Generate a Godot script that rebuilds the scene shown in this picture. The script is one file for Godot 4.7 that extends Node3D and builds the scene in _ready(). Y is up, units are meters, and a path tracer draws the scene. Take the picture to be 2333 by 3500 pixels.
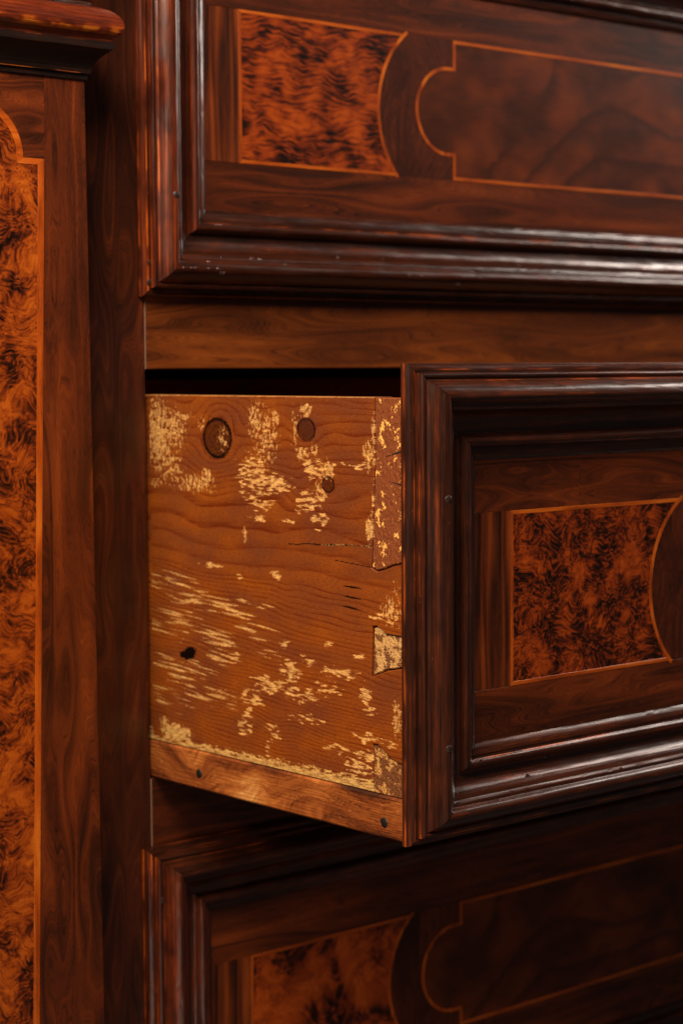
extends Node3D
# Close-up of an inlaid walnut chest of drawers: a pilaster with its capital on the left, three drawers,
# the middle one pulled out far enough to show its worn pine side.  Metres, y up, chest front plane at z = 0.

const WHOLE := 1.02        # width of the drawer openings
var M := {}                # materials
var mm := 0.001

# ------------------------------------------------------------------ textures
func lut(stops: Array) -> PackedByteArray:
	# stops: [position 0..1, Color] -> 256 sRGB triples
	var out := PackedByteArray()
	out.resize(768)
	for i in 256:
		var t := i / 255.0
		var k := 0
		while k < stops.size() - 2 and t > stops[k + 1][0]:
			k += 1
		var a = stops[k]
		var b = stops[k + 1]
		var f := clampf((t - a[0]) / (b[0] - a[0]), 0.0, 1.0)
		var c: Color = (a[1] as Color).lerp(b[1], f)
		out[i * 3] = int(c.r * 255.0)
		out[i * 3 + 1] = int(c.g * 255.0)
		out[i * 3 + 2] = int(c.b * 255.0)
	return out

func rgb(r: int, g: int, b: int) -> Color:
	return Color(r / 255.0, g / 255.0, b / 255.0)

func noise_of(seed_of: int, freq: float, oct: int, warp := 0.0, warp_freq := 0.01) -> FastNoiseLite:
	var n := FastNoiseLite.new()
	n.seed = seed_of
	n.noise_type = FastNoiseLite.TYPE_SIMPLEX_SMOOTH
	n.frequency = freq
	n.fractal_octaves = oct
	if oct <= 1:
		n.fractal_type = FastNoiseLite.FRACTAL_NONE
	if warp > 0.0:
		n.domain_warp_enabled = true
		n.domain_warp_amplitude = warp
		n.domain_warp_frequency = warp_freq
		n.domain_warp_fractal_octaves = 3
	return n

func field(n: FastNoiseLite, w: int, h: int, W: int, H: int, wraps := true) -> PackedByteArray:
	# noise (seamless where it wraps) drawn at w x h and stretched to W x H, as bytes
	var im := n.get_seamless_image(w, h, false, false, 0.12, true) if wraps else n.get_image(w, h, false, false, true)
	if w != W or h != H:
		im.resize(W, H, Image.INTERPOLATE_CUBIC)
	im.convert(Image.FORMAT_L8)
	return im.get_data()

func tex(data: PackedByteArray, W: int, H: int, format := Image.FORMAT_RGB8) -> ImageTexture:
	var im := Image.create_from_data(W, H, false, format, data)
	im.generate_mipmaps()
	return ImageTexture.create_from_image(im)

func grain_texture(seed_of: int, W: int, H: int, colours: PackedByteArray, wave: float, contrast: float, fine: float, veins := 1.0, wraps := true) -> ImageTexture:
	# grain along u that wanders by `wave` pixels: soft bands, crisp dark veins with a soft side, fine pores
	var a := field(noise_of(seed_of, 0.03, 2), W / 36, H, W, H, wraps)
	var b := field(noise_of(seed_of + 1, 0.026, 2), W / 44, H, W, H, wraps)
	var c := field(noise_of(seed_of + 2, 0.42, 2), W / 20, H, W, H)
	var e := field(noise_of(seed_of + 4, 0.45, 1), W / 5, H, W, H)
	var low := field(noise_of(seed_of + 3, 0.02, 2), W / 5, H / 2, W, H, wraps)
	var bend := field(noise_of(seed_of + 5, 0.03, 2), W / 8, H / 3, W, H, wraps)
	var out := PackedByteArray()
	out.resize(W * H * 3)
	var reach := wave / 64.0
	for y in H:
		for x in W:
			var i := y * W + x
			var j := posmod(y + int((bend[i] - 128) * reach), H) * W + x
			var v := 132.0 + (0.4 * (a[j] - 128.0) + 0.42 * (low[i] - 128.0)) * contrast + (c[j] - 128.0) * fine + (e[j] - 128.0) * fine * 0.5
			var strong := veins * clampf((low[i] - 60.0) / 100.0, 0.1, 1.0)
			var s := fposmod(b[j] / 255.0 * 5.0, 1.0)
			if s < 0.62:
				v -= strong * 26.0 * s * s
			elif s < 0.68:
				v -= strong * 40.0 * (0.68 - s) / 0.06
			if c[j] < 70 and e[j] < 110:
				v -= 18.0
			var k := clampi(int(v), 0, 255) * 3
			out[i * 3] = colours[k]
			out[i * 3 + 1] = colours[k + 1]
			out[i * 3 + 2] = colours[k + 2]
	return tex(out, W, H)

func moulding_texture(seed_of: int, worn: Array, colours: PackedByteArray) -> ImageTexture:
	# u runs along the moulding, v across its profile; worn = v of the arrises rubbed through to paler wood
	var W := 1024
	var H := 224
	var a := field(noise_of(seed_of, 0.06, 2, 10.0, 0.02), 40, H, W, H)
	var b := field(noise_of(seed_of + 1, 0.30, 2, 3.0, 0.03), 36, H, W, H)
	var c := field(noise_of(seed_of + 2, 0.05, 3), 340, 56, W, H)
	var g := field(noise_of(seed_of + 4, 0.42, 2), 128, H, W, H)
	var d := field(noise_of(seed_of + 3, 0.4, 1), 512, H, W, H)
	var out := PackedByteArray()
	out.resize(W * H * 3)
	for y in H:
		var v := (y + 0.5) / H
		var rub := 0.0
		for k in worn:
			rub = maxf(rub, k[2] * clampf(1.0 - absf(v - k[0]) / k[1], 0.0, 1.0))
		for x in W:
			var i := y * W + x
			var t := 120.0 + (a[i] - 128.0) * 0.36 + (b[i] - 128.0) * 0.26 + (c[i] - 128.0) * 0.16 + (g[i] - 128.0) * 0.22
			t += rub * clampf((c[i] - 70.0) / 90.0, 0.0, 1.0) * 120.0
			if b[i] < 66:
				t -= (66 - b[i]) * 1.2
			if d[i] > 248:
				t += 90.0
			var q := clampi(int(t), 0, 255) * 3
			out[i * 3] = colours[q]
			out[i * 3 + 1] = colours[q + 1]
			out[i * 3 + 2] = colours[q + 2]
	return tex(out, W, H)

func burl_texture(seed_of: int, W: int, H: int, colours: PackedByteArray, grain: float, flame: float, bend: float, eyes: float, dark: float, cover: float, clump := 1.0, soft := 1.0) -> ImageTexture:
	# dashes of dark grain that crowd in places and follow a bent grain, soft brown clouds, rings round small eyes.
	# grain = pixels per millimetre, flame = how long the dashes are drawn out, bend = how far (mm) the grain wanders
	var a := field(noise_of(seed_of, 0.024 / grain, 4, 12.0 * grain, 0.04 / grain), W, H, W, H)
	var b := field(noise_of(seed_of + 1, 0.26 / grain, 3), int(W / flame), H, W, H)
	var d := field(noise_of(seed_of + 5, 0.6 / grain, 2), int(W / flame), H, W, H)
	var wx := field(noise_of(seed_of + 6, 0.03 / grain, 3), W / 2, H / 2, W, H)
	var wy := field(noise_of(seed_of + 7, 0.03 / grain, 3), W / 2, H / 2, W, H)
	var cl := field(noise_of(seed_of + 2, 0.09 / grain, 3), int(W / sqrt(flame)), H, W, H)
	var cell := FastNoiseLite.new()
	cell.seed = seed_of + 3
	cell.noise_type = FastNoiseLite.TYPE_CELLULAR
	cell.cellular_return_type = FastNoiseLite.RETURN_DISTANCE
	cell.frequency = 0.12 / grain
	cell.fractal_type = FastNoiseLite.FRACTAL_NONE
	var e := field(cell, W, H, W, H)
	var f := field(noise_of(seed_of + 4, 0.35, 2), W, H, W, H)
	var out := PackedByteArray()
	out.resize(W * H * 3)
	var reach := bend * grain / 64.0
	var mid := 128.0 + 60.0 * (0.5 - cover)
	for y in H:
		for x in W:
			var i := y * W + x
			var sx := posmod(x + int((wx[i] - 128) * reach), W)
			var sy := posmod(y + int((wy[i] - 128) * reach), H)
			var j := sy * W + sx
			var crowd := clampf(0.5 + clump * (a[i] - mid) / 130.0, 0.0, 1.0)
			var dash := clampf((b[j] - 140.0 + crowd * 50.0 + (soft - 1.0) * 24.0) / (70.0 * soft), 0.0, 1.0)
			var hair := clampf((d[j] - 140.0 + crowd * 44.0 + (soft - 1.0) * 20.0) / (60.0 * soft), 0.0, 1.0)
			var cloud := clampf((cl[j] - 90.0) / 110.0, 0.0, 1.0)
			var t := 214.0 - dark * (dash * (26.0 + 92.0 * crowd) + hair * (14.0 + 40.0 * crowd) + cloud * (38.0 + 22.0 * crowd) + crowd * 18.0)
			t += (f[i] - 128.0) * 0.2 - (a[i] - 128.0) * 0.16
			if e[j] < 44:
				t -= eyes * (44 - e[j]) * 2.2 * (0.2 + 0.8 * crowd)
			elif e[j] < 70:
				t += eyes * 9.0
			var q := clampi(int(t), 0, 255) * 3
			out[i * 3] = colours[q]
			out[i * 3 + 1] = colours[q + 1]
			out[i * 3 + 2] = colours[q + 2]
	return tex(out, W, H)

func figure_texture(seed_of: int, W: int, H: int, colours: PackedByteArray) -> ImageTexture:
	# crown-cut walnut: a few sweeping curved veins in a soft cloudy ground
	var a := field(noise_of(seed_of, 0.0032, 1, 26.0, 0.009), W, H, W, H, false)
	var low := field(noise_of(seed_of + 1, 0.010, 3), W, H, W, H, false)
	var f := field(noise_of(seed_of + 2, 0.3, 2), W / 8, H, W, H)
	var out := PackedByteArray()
	out.resize(W * H * 3)
	for i in W * H:
		var p := fposmod(a[i] / 255.0 * 3.6, 1.0)
		var vein := pow(clampf(1.0 - absf(p - 0.62) * (9.0 if p > 0.62 else 3.4), 0.0, 1.0), 1.3)
		var t := 136.0 + (low[i] - 128.0) * 0.5 - vein * 66.0 * clampf((low[i] - 50.0) / 110.0, 0.1, 1.0) + (f[i] - 128.0) * 0.14
		var q := clampi(int(t), 0, 255) * 3
		out[i * 3] = colours[q]
		out[i * 3 + 1] = colours[q + 1]
		out[i * 3 + 2] = colours[q + 2]
	return tex(out, W, H)

func flaky_texture(seed_of: int, W: int, H: int, under: Color, pale: Color, crust: Color, share: float) -> ImageTexture:
	# end grain with scraps of old pale finish
	var a := field(noise_of(seed_of, 0.022, 4, 26.0, 0.03), W, H, W, H)
	var b := field(noise_of(seed_of + 1, 0.12, 3), W, H, W, H)
	var c := field(noise_of(seed_of + 2, 0.3, 2), W, H, W, H)
	var out := PackedByteArray()
	out.resize(W * H * 3)
	for i in W * H:
		var k := a[i] * 0.72 + b[i] * 0.28
		var lift := smoothstep(0.0, 1.0, (k - 255.0 * (1.0 - share)) / 14.0)
		var col := under.lerp(crust, clampf((b[i] - 120.0) / 120.0, 0.0, 0.8))
		col = col.lerp(pale, lift)
		var shade := 0.78 + 0.44 * c[i] / 255.0
		if c[i] < 62:
			shade *= 0.55
		out[i * 3] = clampi(int(col.r * 255.0 * shade), 0, 255)
		out[i * 3 + 1] = clampi(int(col.g * 255.0 * shade), 0, 255)
		out[i * 3 + 2] = clampi(int(col.b * 255.0 * shade), 0, 255)
	return tex(out, W, H)

# The pine drawer side, 240 x 250 mm: grain that flows round three knots, and pale places worn through the varnish.
const PINE_W := 900
const PINE_H := 938
func pine_textures() -> Array:
	var W := PINE_W
	var H := PINE_H
	var knots := [[70.0, 25.5, 11.5], [153.5, 19.0, 6.6], [172.5, 49.5, 4.4]]
	# worn places: z, y (down), radius z, radius y, strength, kind (0 wormy, 1 along the grain)
	var worn := [
		[9.0, 24.0, 15.0, 22.0, 1.05, 0], [26.0, 21.0, 15.0, 13.0, 0.85, 0], [30.0, 13.0, 18.0, 3.5, 0.8, 0], [20.0, 43.0, 16.0, 12.0, 0.8, 0], [46.0, 54.0, 22.0, 6.0, 0.85, 0],
		[59.0, 49.0, 7.0, 5.0, 1.0, 0], [6.0, 55.0, 8.0, 4.0, 0.7, 0], [75.0, 26.0, 6.0, 10.0, 0.9, 0], [55.0, 18.0, 4.0, 6.0, 0.7, 0],
		[107.0, 15.0, 8.0, 13.0, 0.85, 0], [118.0, 24.0, 12.0, 18.0, 0.8, 0], [126.0, 13.0, 4.0, 6.0, 0.9, 0], [105.0, 46.0, 15.0, 12.0, 1.0, 1], [121.0, 51.0, 22.0, 6.0, 1.0, 1], [110.0, 61.0, 16.0, 6.0, 0.9, 1], [99.0, 57.0, 9.0, 5.0, 0.7, 1],
		[153.0, 7.5, 6.0, 4.0, 1.0, 0], [143.0, 18.0, 4.0, 12.0, 0.75, 0], [150.0, 32.0, 7.0, 4.5, 0.95, 0], [161.0, 30.0, 4.0, 4.0, 0.9, 0],
		[160.0, 41.0, 11.0, 6.0, 1.05, 1], [172.0, 42.0, 6.0, 7.0, 1.0, 0], [166.0, 55.0, 6.0, 8.0, 0.85, 0], [155.0, 60.0, 9.0, 7.0, 0.95, 1], [147.0, 64.0, 5.0, 5.0, 0.8, 1], [166.0, 70.0, 8.0, 5.0, 0.9, 1], [108.0, 72.0, 7.0, 3.0, 0.8, 1],
		[207.0, 32.0, 5.5, 9.0, 0.95, 0], [200.0, 38.5, 10.0, 2.0, 0.9, 1], [211.0, 18.0, 2.2, 14.0, 0.8, 0], [210.5, 55.0, 2.0, 14.0, 0.7, 0], [207.5, 72.0, 3.2, 10.0, 1.1, 0], [182.0, 38.0, 8.0, 2.5, 0.6, 1],
		[96.0, 82.0, 2.5, 5.0, 0.95, 0], [64.0, 103.0, 12.0, 2.0, 0.8, 1], [92.0, 108.0, 7.0, 2.0, 0.7, 1], [125.0, 104.5, 6.0, 3.0, 0.9, 1], [138.0, 72.0, 9.0, 1.5, 0.75, 1], [166.0, 76.0, 6.0, 1.5, 0.75, 1],
		[20.0, 118.0, 26.0, 7.0, 0.62, 2], [55.0, 126.0, 34.0, 6.0, 0.7, 2], [86.0, 131.0, 18.0, 4.0, 0.72, 2], [100.0, 124.0, 20.0, 3.0, 0.6, 2], [25.0, 142.0, 30.0, 9.0, 0.62, 2], [70.0, 147.0, 30.0, 6.0, 0.66, 2], [108.0, 140.0, 24.0, 5.0, 0.66, 2], [72.0, 160.0, 16.0, 4.0, 0.85, 2], [85.0, 157.0, 6.0, 4.0, 0.9, 1], [30.0, 172.0, 34.0, 8.0, 0.6, 2], [62.0, 184.0, 30.0, 6.0, 0.6, 2], [120.0, 150.0, 26.0, 4.0, 0.5, 2], [18.0, 190.0, 24.0, 8.0, 0.45, 2],
		[120.0, 170.0, 17.0, 5.5, 0.95, 1], [138.0, 160.0, 10.0, 8.0, 0.92, 1], [146.0, 172.0, 20.0, 6.0, 0.8, 1], [103.0, 180.0, 11.0, 5.0, 0.95, 1], [97.0, 190.0, 5.0, 9.0, 0.78, 1], [94.0, 199.0, 8.0, 5.0, 0.85, 1], [121.0, 198.0, 9.0, 5.0, 0.75, 1], [116.0, 208.0, 2.2, 12.0, 0.75, 1], [150.0, 186.0, 18.0, 4.0, 0.65, 1], [133.0, 144.0, 6.0, 3.0, 0.85, 1], [152.0, 152.0, 8.0, 3.0, 0.8, 1],
		[180.0, 156.0, 22.0, 3.5, 0.85, 1], [170.0, 166.0, 16.0, 4.0, 0.7, 1], [203.5, 166.0, 6.0, 5.0, 1.0, 1], [206.0, 174.0, 8.0, 3.0, 0.8, 1], [170.0, 140.0, 7.0, 2.0, 0.8, 1], [200.0, 145.0, 8.0, 2.5, 0.8, 1], [204.0, 190.0, 12.0, 4.0, 0.85, 1], [178.0, 200.0, 12.0, 3.5, 0.8, 1], [196.0, 208.0, 12.0, 6.0, 0.95, 1], [204.0, 200.0, 10.0, 3.0, 1.1, 1], [225.0, 117.0, 9.0, 9.0, 0.85, 0], [229.0, 104.0, 5.0, 5.0, 0.6, 0], [217.0, 121.0, 12.0, 3.0, 0.7, 1], [229.0, 176.0, 4.0, 11.0, 0.9, 0], [222.0, 190.0, 10.0, 3.0, 0.7, 1],
		[24.0, 211.5, 15.0, 5.5, 1.4, 0], [12.0, 207.0, 5.0, 4.0, 1.1, 0]]
	# 1. a soft map of where the surface is worn, per kind
	var wear := [PackedFloat32Array(), PackedFloat32Array(), PackedFloat32Array()]
	for k in 3:
		wear[k].resize(W * H)
	var px := W / 240.0
	var py := H / 250.0
	for r in worn:
		var x0 := maxi(0, int((r[0] - r[2] * 1.5) * px))
		var x1 := mini(W, int((r[0] + r[2] * 1.5) * px))
		var y0 := maxi(0, int((r[1] - r[3] * 1.5) * py))
		var y1 := mini(H, int((r[1] + r[3] * 1.5) * py))
		var into: PackedFloat32Array = wear[r[5]]
		for y in range(y0, y1):
			var dy: float = ((y / py) - r[1]) / r[3]
			for x in range(x0, x1):
				var dx: float = ((x / px) - r[0]) / r[2]
				var q: float = r[4] * (1.0 - 0.5 * (dx * dx + dy * dy))
				if q > into[y * W + x]:
					into[y * W + x] = q
		wear[r[5]] = into
	var w0: PackedFloat32Array = wear[0]
	var w1: PackedFloat32Array = wear[1]
	var w2: PackedFloat32Array = wear[2]
	var worm := field(noise_of(11, 0.085, 3, 14.0, 0.05), W, H * 2 / 3, W, H)
	var flake := field(noise_of(12, 0.10, 3, 8.0, 0.04), W / 4, H, W, H)
	var streak := field(noise_of(13, 0.10, 2, 6.0, 0.03), W / 15, H, W, H)
	var ragged := field(noise_of(17, 0.2, 3, 5.0, 0.05), W * 2 / 3, H, W, H)
	var low := field(noise_of(14, 0.009, 3), W / 2, H, W, H)
	var fine := field(noise_of(15, 0.35, 2), W / 5, H, W, H)
	var bend := field(noise_of(16, 0.006, 2), W / 2, H, W, H)
	var scratch := field(noise_of(19, 0.33, 2), W / 7, H, W, H)
	var speck := field(noise_of(18, 0.35, 1), W, H, W, H)
	var out := PackedByteArray()
	out.resize(W * H * 3)
	var relief := PackedByteArray()
	relief.resize(W * H)
	var rough := PackedByteArray()
	rough.resize(W * H)
	var amber := Color(0.60, 0.295, 0.078)
	var brown := Color(0.46, 0.225, 0.10)
	var late := Color(0.36, 0.11, 0.016)
	var pale := Color(0.91, 0.69, 0.39)
	var ochre := Color(0.80, 0.53, 0.24)
	for yi in H:
		var y := yi / py
		for xi in W:
			var x := xi / px
			var i := yi * W + xi
			# grain lines: a stream that parts round the knots, then runs slightly downhill
			var s := y - 0.075 * (x - 110.0) * clampf((y - 60.0) / 60.0, 0.0, 1.0) + (bend[i] - 128.0) * lerpf(0.05, 0.02, clampf((y - 50.0) / 80.0, 0.0, 1.0))
			var ring := 0.0
			var in_knot := 0.0
			var rim := 0.0
			for kn in knots:
				var dx: float = (x - kn[0]) * 0.86
				var dy: float = y - kn[1]
				var rr := dx * dx + dy * dy
				var R2: float = kn[2] * kn[2]
				s -= 1.7 * R2 * dy / (rr + R2 * 0.5) * (1.0 if rr < R2 * 30.0 else 0.95)
				var d: float = sqrt(rr) / kn[2] + (ragged[i] - 128.0) * 0.0006
				if d < 1.0:
					in_knot = 1.0
					ring = fposmod(d * 3.2 + (flake[i] - 128.0) * 0.004, 1.0)
				rim = maxf(rim, 1.0 - absf(d - 1.0) * 9.0)
			# denser lines low down, wide apart in the middle
			var ph := s / 4.6
			if s > 58.0:
				ph = 58.0 / 4.6 + (s - 58.0) / 12.0
			if s > 106.0:
				ph = 58.0 / 4.6 + 4.0 + (s - 106.0) / (2.9 if s < 160.0 else 2.3)
				if s > 160.0:
					ph += 54.0 / 2.9 - 54.0 / 2.3
			var fr := ph - floorf(ph)
			var line := pow(fr, 3.4) if fr < 0.93 else (1.0 - fr) / 0.07 * 0.7
			var which := int(floorf(ph))
			line *= (0.42 + 0.6 * absf(sin(which * 2.399 + 1.3))) * clampf(0.55 + (streak[i] - 90.0) / 110.0, 0.35, 1.15)
			if in_knot > 0.0:
				line = 0.55 + 0.5 * ring * ring + (fine[i] - 128.0) * 0.003
			var tone := clampf(0.5 + (low[i] - 128.0) * 0.0042 + (0.28 if y < 100.0 and x > 60.0 else 0.0) * clampf(x / 200.0, 0.0, 1.0), 0.0, 1.0)
			var col := amber.lerp(brown, tone)
			col = col.lerp(late if in_knot < 0.5 else Color(0.22, 0.085, 0.028), clampf(line * 0.92, 0.0, 1.0))
			var shade := 0.93 + (fine[i] - 128.0) * 0.0011
			# worn places
			var lift := 0.0
			var a := w0[i] * 165.0 + worm[i] * 0.85 + ragged[i] * 0.34 - line * 50.0 - 248.0
			if w0[i] > 0.05:
				lift = maxf(lift, a / 36.0)
			if w1[i] > 0.05:
				lift = maxf(lift, (w1[i] * 165.0 + flake[i] * 1.0 + ragged[i] * 0.26 - line * 90.0 - 260.0) / 34.0)
			if w2[i] > 0.05:
				lift = maxf(lift, (w2[i] * 160.0 + streak[posmod(yi - int(0.06 * xi), H) * W + xi] * 1.1 + ragged[i] * 0.3 - line * 80.0 - 266.0) / 36.0)
			# the band of dusty scraped wood above the bottom strip
			var edge := 219.5 - y
			if edge < 12.0:
				var reach := 2.8 + 3.4 * clampf(x / 190.0, 0.0, 1.0) + (flake[i] - 128.0) * 0.03 + (ragged[i] - 128.0) * 0.018
				lift = maxf(lift, (reach - edge) * 1.4)
			lift = clampf(lift, 0.0, 1.0) * clampf(0.5 + (scratch[i] - 64.0) / 90.0, 0.4, 1.0)
			if in_knot > 0.0 and x < 80.0:
				lift *= clampf((x - 66.0) / 6.0, 0.0, 1.0)
			var bare := pale.lerp(ochre, clampf((ragged[i] - 100.0) / 130.0, 0.0, 0.75))
			if edge < 9.0:
				bare = bare.lerp(Color(0.84, 0.66, 0.35), 0.55)
			bare = bare * (0.94 + (flake[i] - 128.0) * 0.0014)
			col = col.lerp(bare, lift)
			if rim > 0.0:
				col = col.lerp(Color(0.06, 0.02, 0.008), clampf(rim * (0.35 + (bend[posmod(yi * 3, H) * W + posmod(xi * 3, W)] - 90.0) / 80.0), 0.0, 0.92))
			if speck[i] > 243 and lift < 0.5:
				shade *= 0.45
			# a bruise, three small gashes, a hairline split
			var hd := Vector2((x - 39.0) / 7.0, (y - 160.0 + (x - 39.0) * 0.22) / 3.8).length() + (ragged[i] - 128.0) * 0.0025
			hd = minf(hd, Vector2((x - 33.5) / 4.6, (y - 161.6) / 2.2).length() + (ragged[i] - 128.0) * 0.003)
			if hd < 1.0:
				col = Color(0.045, 0.02, 0.012)
			for g in 3:
				var gx := (x - 184.6 + g * 0.5) / 16.0
				var gy := y - (106.0 + g * 5.6) - gx * (0.3 + g * 0.5)
				if gx > 0.0 and gx < 1.0 and absf(gy) < 0.42 * sin(gx * PI) + 0.1:
					col = Color(0.07, 0.03, 0.015)
			if x > 137.0 and x < 209.0:
				var cy := y - lerpf(85.3, 81.8, (x - 137.0) / 72.0) - (flake[i] - 128.0) * 0.006
				if absf(cy) < 0.35:
					col = Color(0.12, 0.06, 0.03) if ragged[i] > 120 or x < 165.0 else Color(0.62, 0.5, 0.3)
			if x > 178.0 and x < 209.5 and absf(y - 92.0 - (x - 178.0) * 0.06) < 0.22:
				col = Color(0.16, 0.08, 0.04)
			out[i * 3] = clampi(int(col.r * 255.0 * shade), 0, 255)
			out[i * 3 + 1] = clampi(int(col.g * 255.0 * shade), 0, 255)
			out[i * 3 + 2] = clampi(int(col.b * 255.0 * shade), 0, 255)
			relief[i] = clampi(int(150.0 - line * 38.0 - lift * (50.0 - (ragged[i] - 128.0) * 0.5) - (90.0 if hd < 1.0 else 0.0) - maxf(rim, 0.0) * 40.0 + (fine[i] - 128.0) * 0.08), 0, 255)
			rough[i] = clampi(int(74.0 + lift * 100.0 + (low[i] - 128.0) * 0.25), 0, 255)
	return [tex(out, W, H), tex(relief, W, H, Image.FORMAT_L8), tex(rough, W, H, Image.FORMAT_L8)]

func surface(name_of: String, t: Texture2D, rough: float, spec: float, bump: Texture2D = null, depth := 0.0, coat := 0.0) -> StandardMaterial3D:
	var m := StandardMaterial3D.new()
	m.resource_name = name_of
	m.albedo_texture = t
	m.roughness = rough
	m.metallic_specular = spec
	if bump:
		m.heightmap_enabled = true
		m.heightmap_texture = bump
		m.heightmap_scale = depth
	if coat > 0.0:
		m.clearcoat_enabled = true
		m.clearcoat = coat
		m.clearcoat_roughness = 0.22
	M[name_of] = m
	return m

func plain(name_of: String, c: Color, rough: float) -> StandardMaterial3D:
	var m := StandardMaterial3D.new()
	m.resource_name = name_of
	m.albedo_color = c
	m.roughness = rough
	M[name_of] = m
	return m

func grey(seed_of: int, freq: float, oct: int, w: int, h: int, W: int, H: int) -> ImageTexture:
	return tex(field(noise_of(seed_of, freq, oct), w, h, W, H), W, H, Image.FORMAT_L8)

func make_materials():
	var ripple := grey(90, 0.03, 3, 256, 128, 512, 128)      # brushed-on polish over old wood
	var pores := grey(91, 0.12, 3, 48, 256, 512, 256)
	var walnut := lut([[0.0, rgb(18, 8, 4)], [0.3, rgb(49, 19, 7)], [0.55, rgb(82, 33, 11)], [0.8, rgb(112, 48, 15)], [1.0, rgb(142, 67, 23)]])
	var stripe := lut([[0.0, rgb(12, 5, 3)], [0.25, rgb(36, 14, 6)], [0.55, rgb(84, 34, 11)], [1.0, rgb(130, 58, 19)]])
	var dusky := lut([[0.0, rgb(16, 7, 4)], [0.4, rgb(52, 22, 11)], [0.7, rgb(76, 33, 15)], [1.0, rgb(112, 54, 24)]])
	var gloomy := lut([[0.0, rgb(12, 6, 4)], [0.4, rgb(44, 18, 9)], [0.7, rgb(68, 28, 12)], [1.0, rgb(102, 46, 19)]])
	var rose := lut([[0.0, rgb(20, 8, 4)], [0.4, rgb(52, 20, 9)], [0.7, rgb(84, 34, 13)], [1.0, rgb(124, 56, 22)]])
	var rail := lut([[0.0, rgb(20, 9, 4)], [0.3, rgb(58, 25, 8)], [0.55, rgb(96, 44, 13)], [0.8, rgb(128, 63, 19)], [1.0, rgb(158, 84, 28)]])
	var burl := lut([[0.0, rgb(15, 5, 2)], [0.3, rgb(52, 16, 5)], [0.55, rgb(102, 36, 8)], [0.8, rgb(146, 58, 11)], [1.0, rgb(178, 84, 22)]])
	var gold := lut([[0.0, rgb(15, 5, 2)], [0.3, rgb(58, 19, 5)], [0.55, rgb(110, 42, 8)], [0.8, rgb(154, 69, 13)], [1.0, rgb(186, 100, 26)]])
	var box := lut([[0.0, rgb(112, 44, 9)], [0.5, rgb(160, 70, 14)], [1.0, rgb(190, 98, 26)]])
	var strip := lut([[0.0, rgb(52, 22, 8)], [0.35, rgb(120, 58, 20)], [0.65, rgb(164, 92, 38)], [1.0, rgb(206, 148, 84)]])
	surface("walnut", grain_texture(21, 1024, 256, walnut, 30.0, 0.95, 0.26, 1.35),  0.3, 0.42, ripple, 0.012, 0.08)
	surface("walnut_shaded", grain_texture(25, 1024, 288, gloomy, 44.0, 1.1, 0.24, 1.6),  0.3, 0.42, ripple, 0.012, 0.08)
	surface("rail_walnut", grain_texture(29, 1024, 256, rail, 34.0, 0.8, 0.24, 1.4),  0.3, 0.42, ripple, 0.012, 0.08)
	surface("crossband", grain_texture(31, 512, 320, stripe, 6.0, 1.5, 0.24, 1.6, false),  0.3, 0.42, ripple, 0.012, 0.08)
	surface("rosewood", grain_texture(35, 512, 128, rose, 4.0, 0.6, 0.34, 0.4, false),  0.3, 0.42, ripple, 0.012, 0.08)
	surface("stringing", grain_texture(41, 512, 64, box, 4.0, 1.6, 0.4, 0.8),  0.3, 0.42, null, 0.0, 0.08)
	surface("flame_burl", burl_texture(51, 512, 384, burl, 2.2, 9.0, 4.0, 0.3, 1.15, 0.55, 0.6),  0.3, 0.42, ripple, 0.01, 0.08)
	surface("mottled_burl", burl_texture(57, 448, 448, burl, 2.0, 2.0, 6.0, 1.0, 1.1, 1.0, 0.8, 1.4),  0.3, 0.42, ripple, 0.01, 0.08)
	surface("cloudy_burl", burl_texture(59, 320, 256, burl, 2.6, 1.6, 5.0, 0.9, 1.2, 0.55, 1.5, 1.8), 0.3, 0.42, ripple, 0.01, 0.08)
	surface("golden_burl", burl_texture(63, 384, 1536, gold, 2.2, 2.0, 9.0, 1.1, 1.0, 0.58, 0.8, 1.5),  0.3, 0.42, ripple, 0.01, 0.08)
	surface("figured_walnut", figure_texture(71, 768, 256, walnut),  0.3, 0.42, ripple, 0.012, 0.08)
	var mahogany := lut([[0.0, rgb(14, 5, 4)], [0.35, rgb(38, 16, 8)], [0.6, rgb(66, 28, 13)], [0.8, rgb(122, 52, 18)], [1.0, rgb(196, 92, 30)]])
	var browner := lut([[0.0, rgb(16, 6, 4)], [0.35, rgb(50, 18, 8)], [0.6, rgb(88, 34, 12)], [0.8, rgb(130, 54, 17)], [1.0, rgb(206, 104, 32)]])
	var torus := lut([[0.0, rgb(20, 7, 4)], [0.35, rgb(70, 24, 11)], [0.6, rgb(108, 40, 15)], [0.8, rgb(156, 70, 17)], [1.0, rgb(196, 112, 28)]])
	var black := lut([[0.0, rgb(8, 4, 3)], [0.5, rgb(24, 11, 7)], [0.75, rgb(52, 22, 10)], [1.0, rgb(160, 78, 22)]])
	surface("moulding", moulding_texture(81, [[0.03, 0.02, 0.75], [0.105, 0.008, 0.6], [0.15, 0.012, 0.5], [0.235, 0.01, 0.5], [0.30, 0.03, 0.25], [0.855, 0.01, 1.0]], mahogany), 0.27, 0.5, pores, 0.014, 0.3)
	surface("moulding_browner", moulding_texture(85, [[0.03, 0.02, 0.8], [0.105, 0.010, 1.0], [0.15, 0.012, 0.6], [0.235, 0.012, 0.7], [0.30, 0.05, 0.35], [0.855, 0.014, 1.0]], browner), 0.27, 0.5, pores, 0.014, 0.3)
	surface("torus_worn", moulding_texture(95, [[0.26, 0.14, 1.2], [0.02, 0.03, 0.4]], torus), 0.3, 0.5, pores, 0.02, 0.4)
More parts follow.
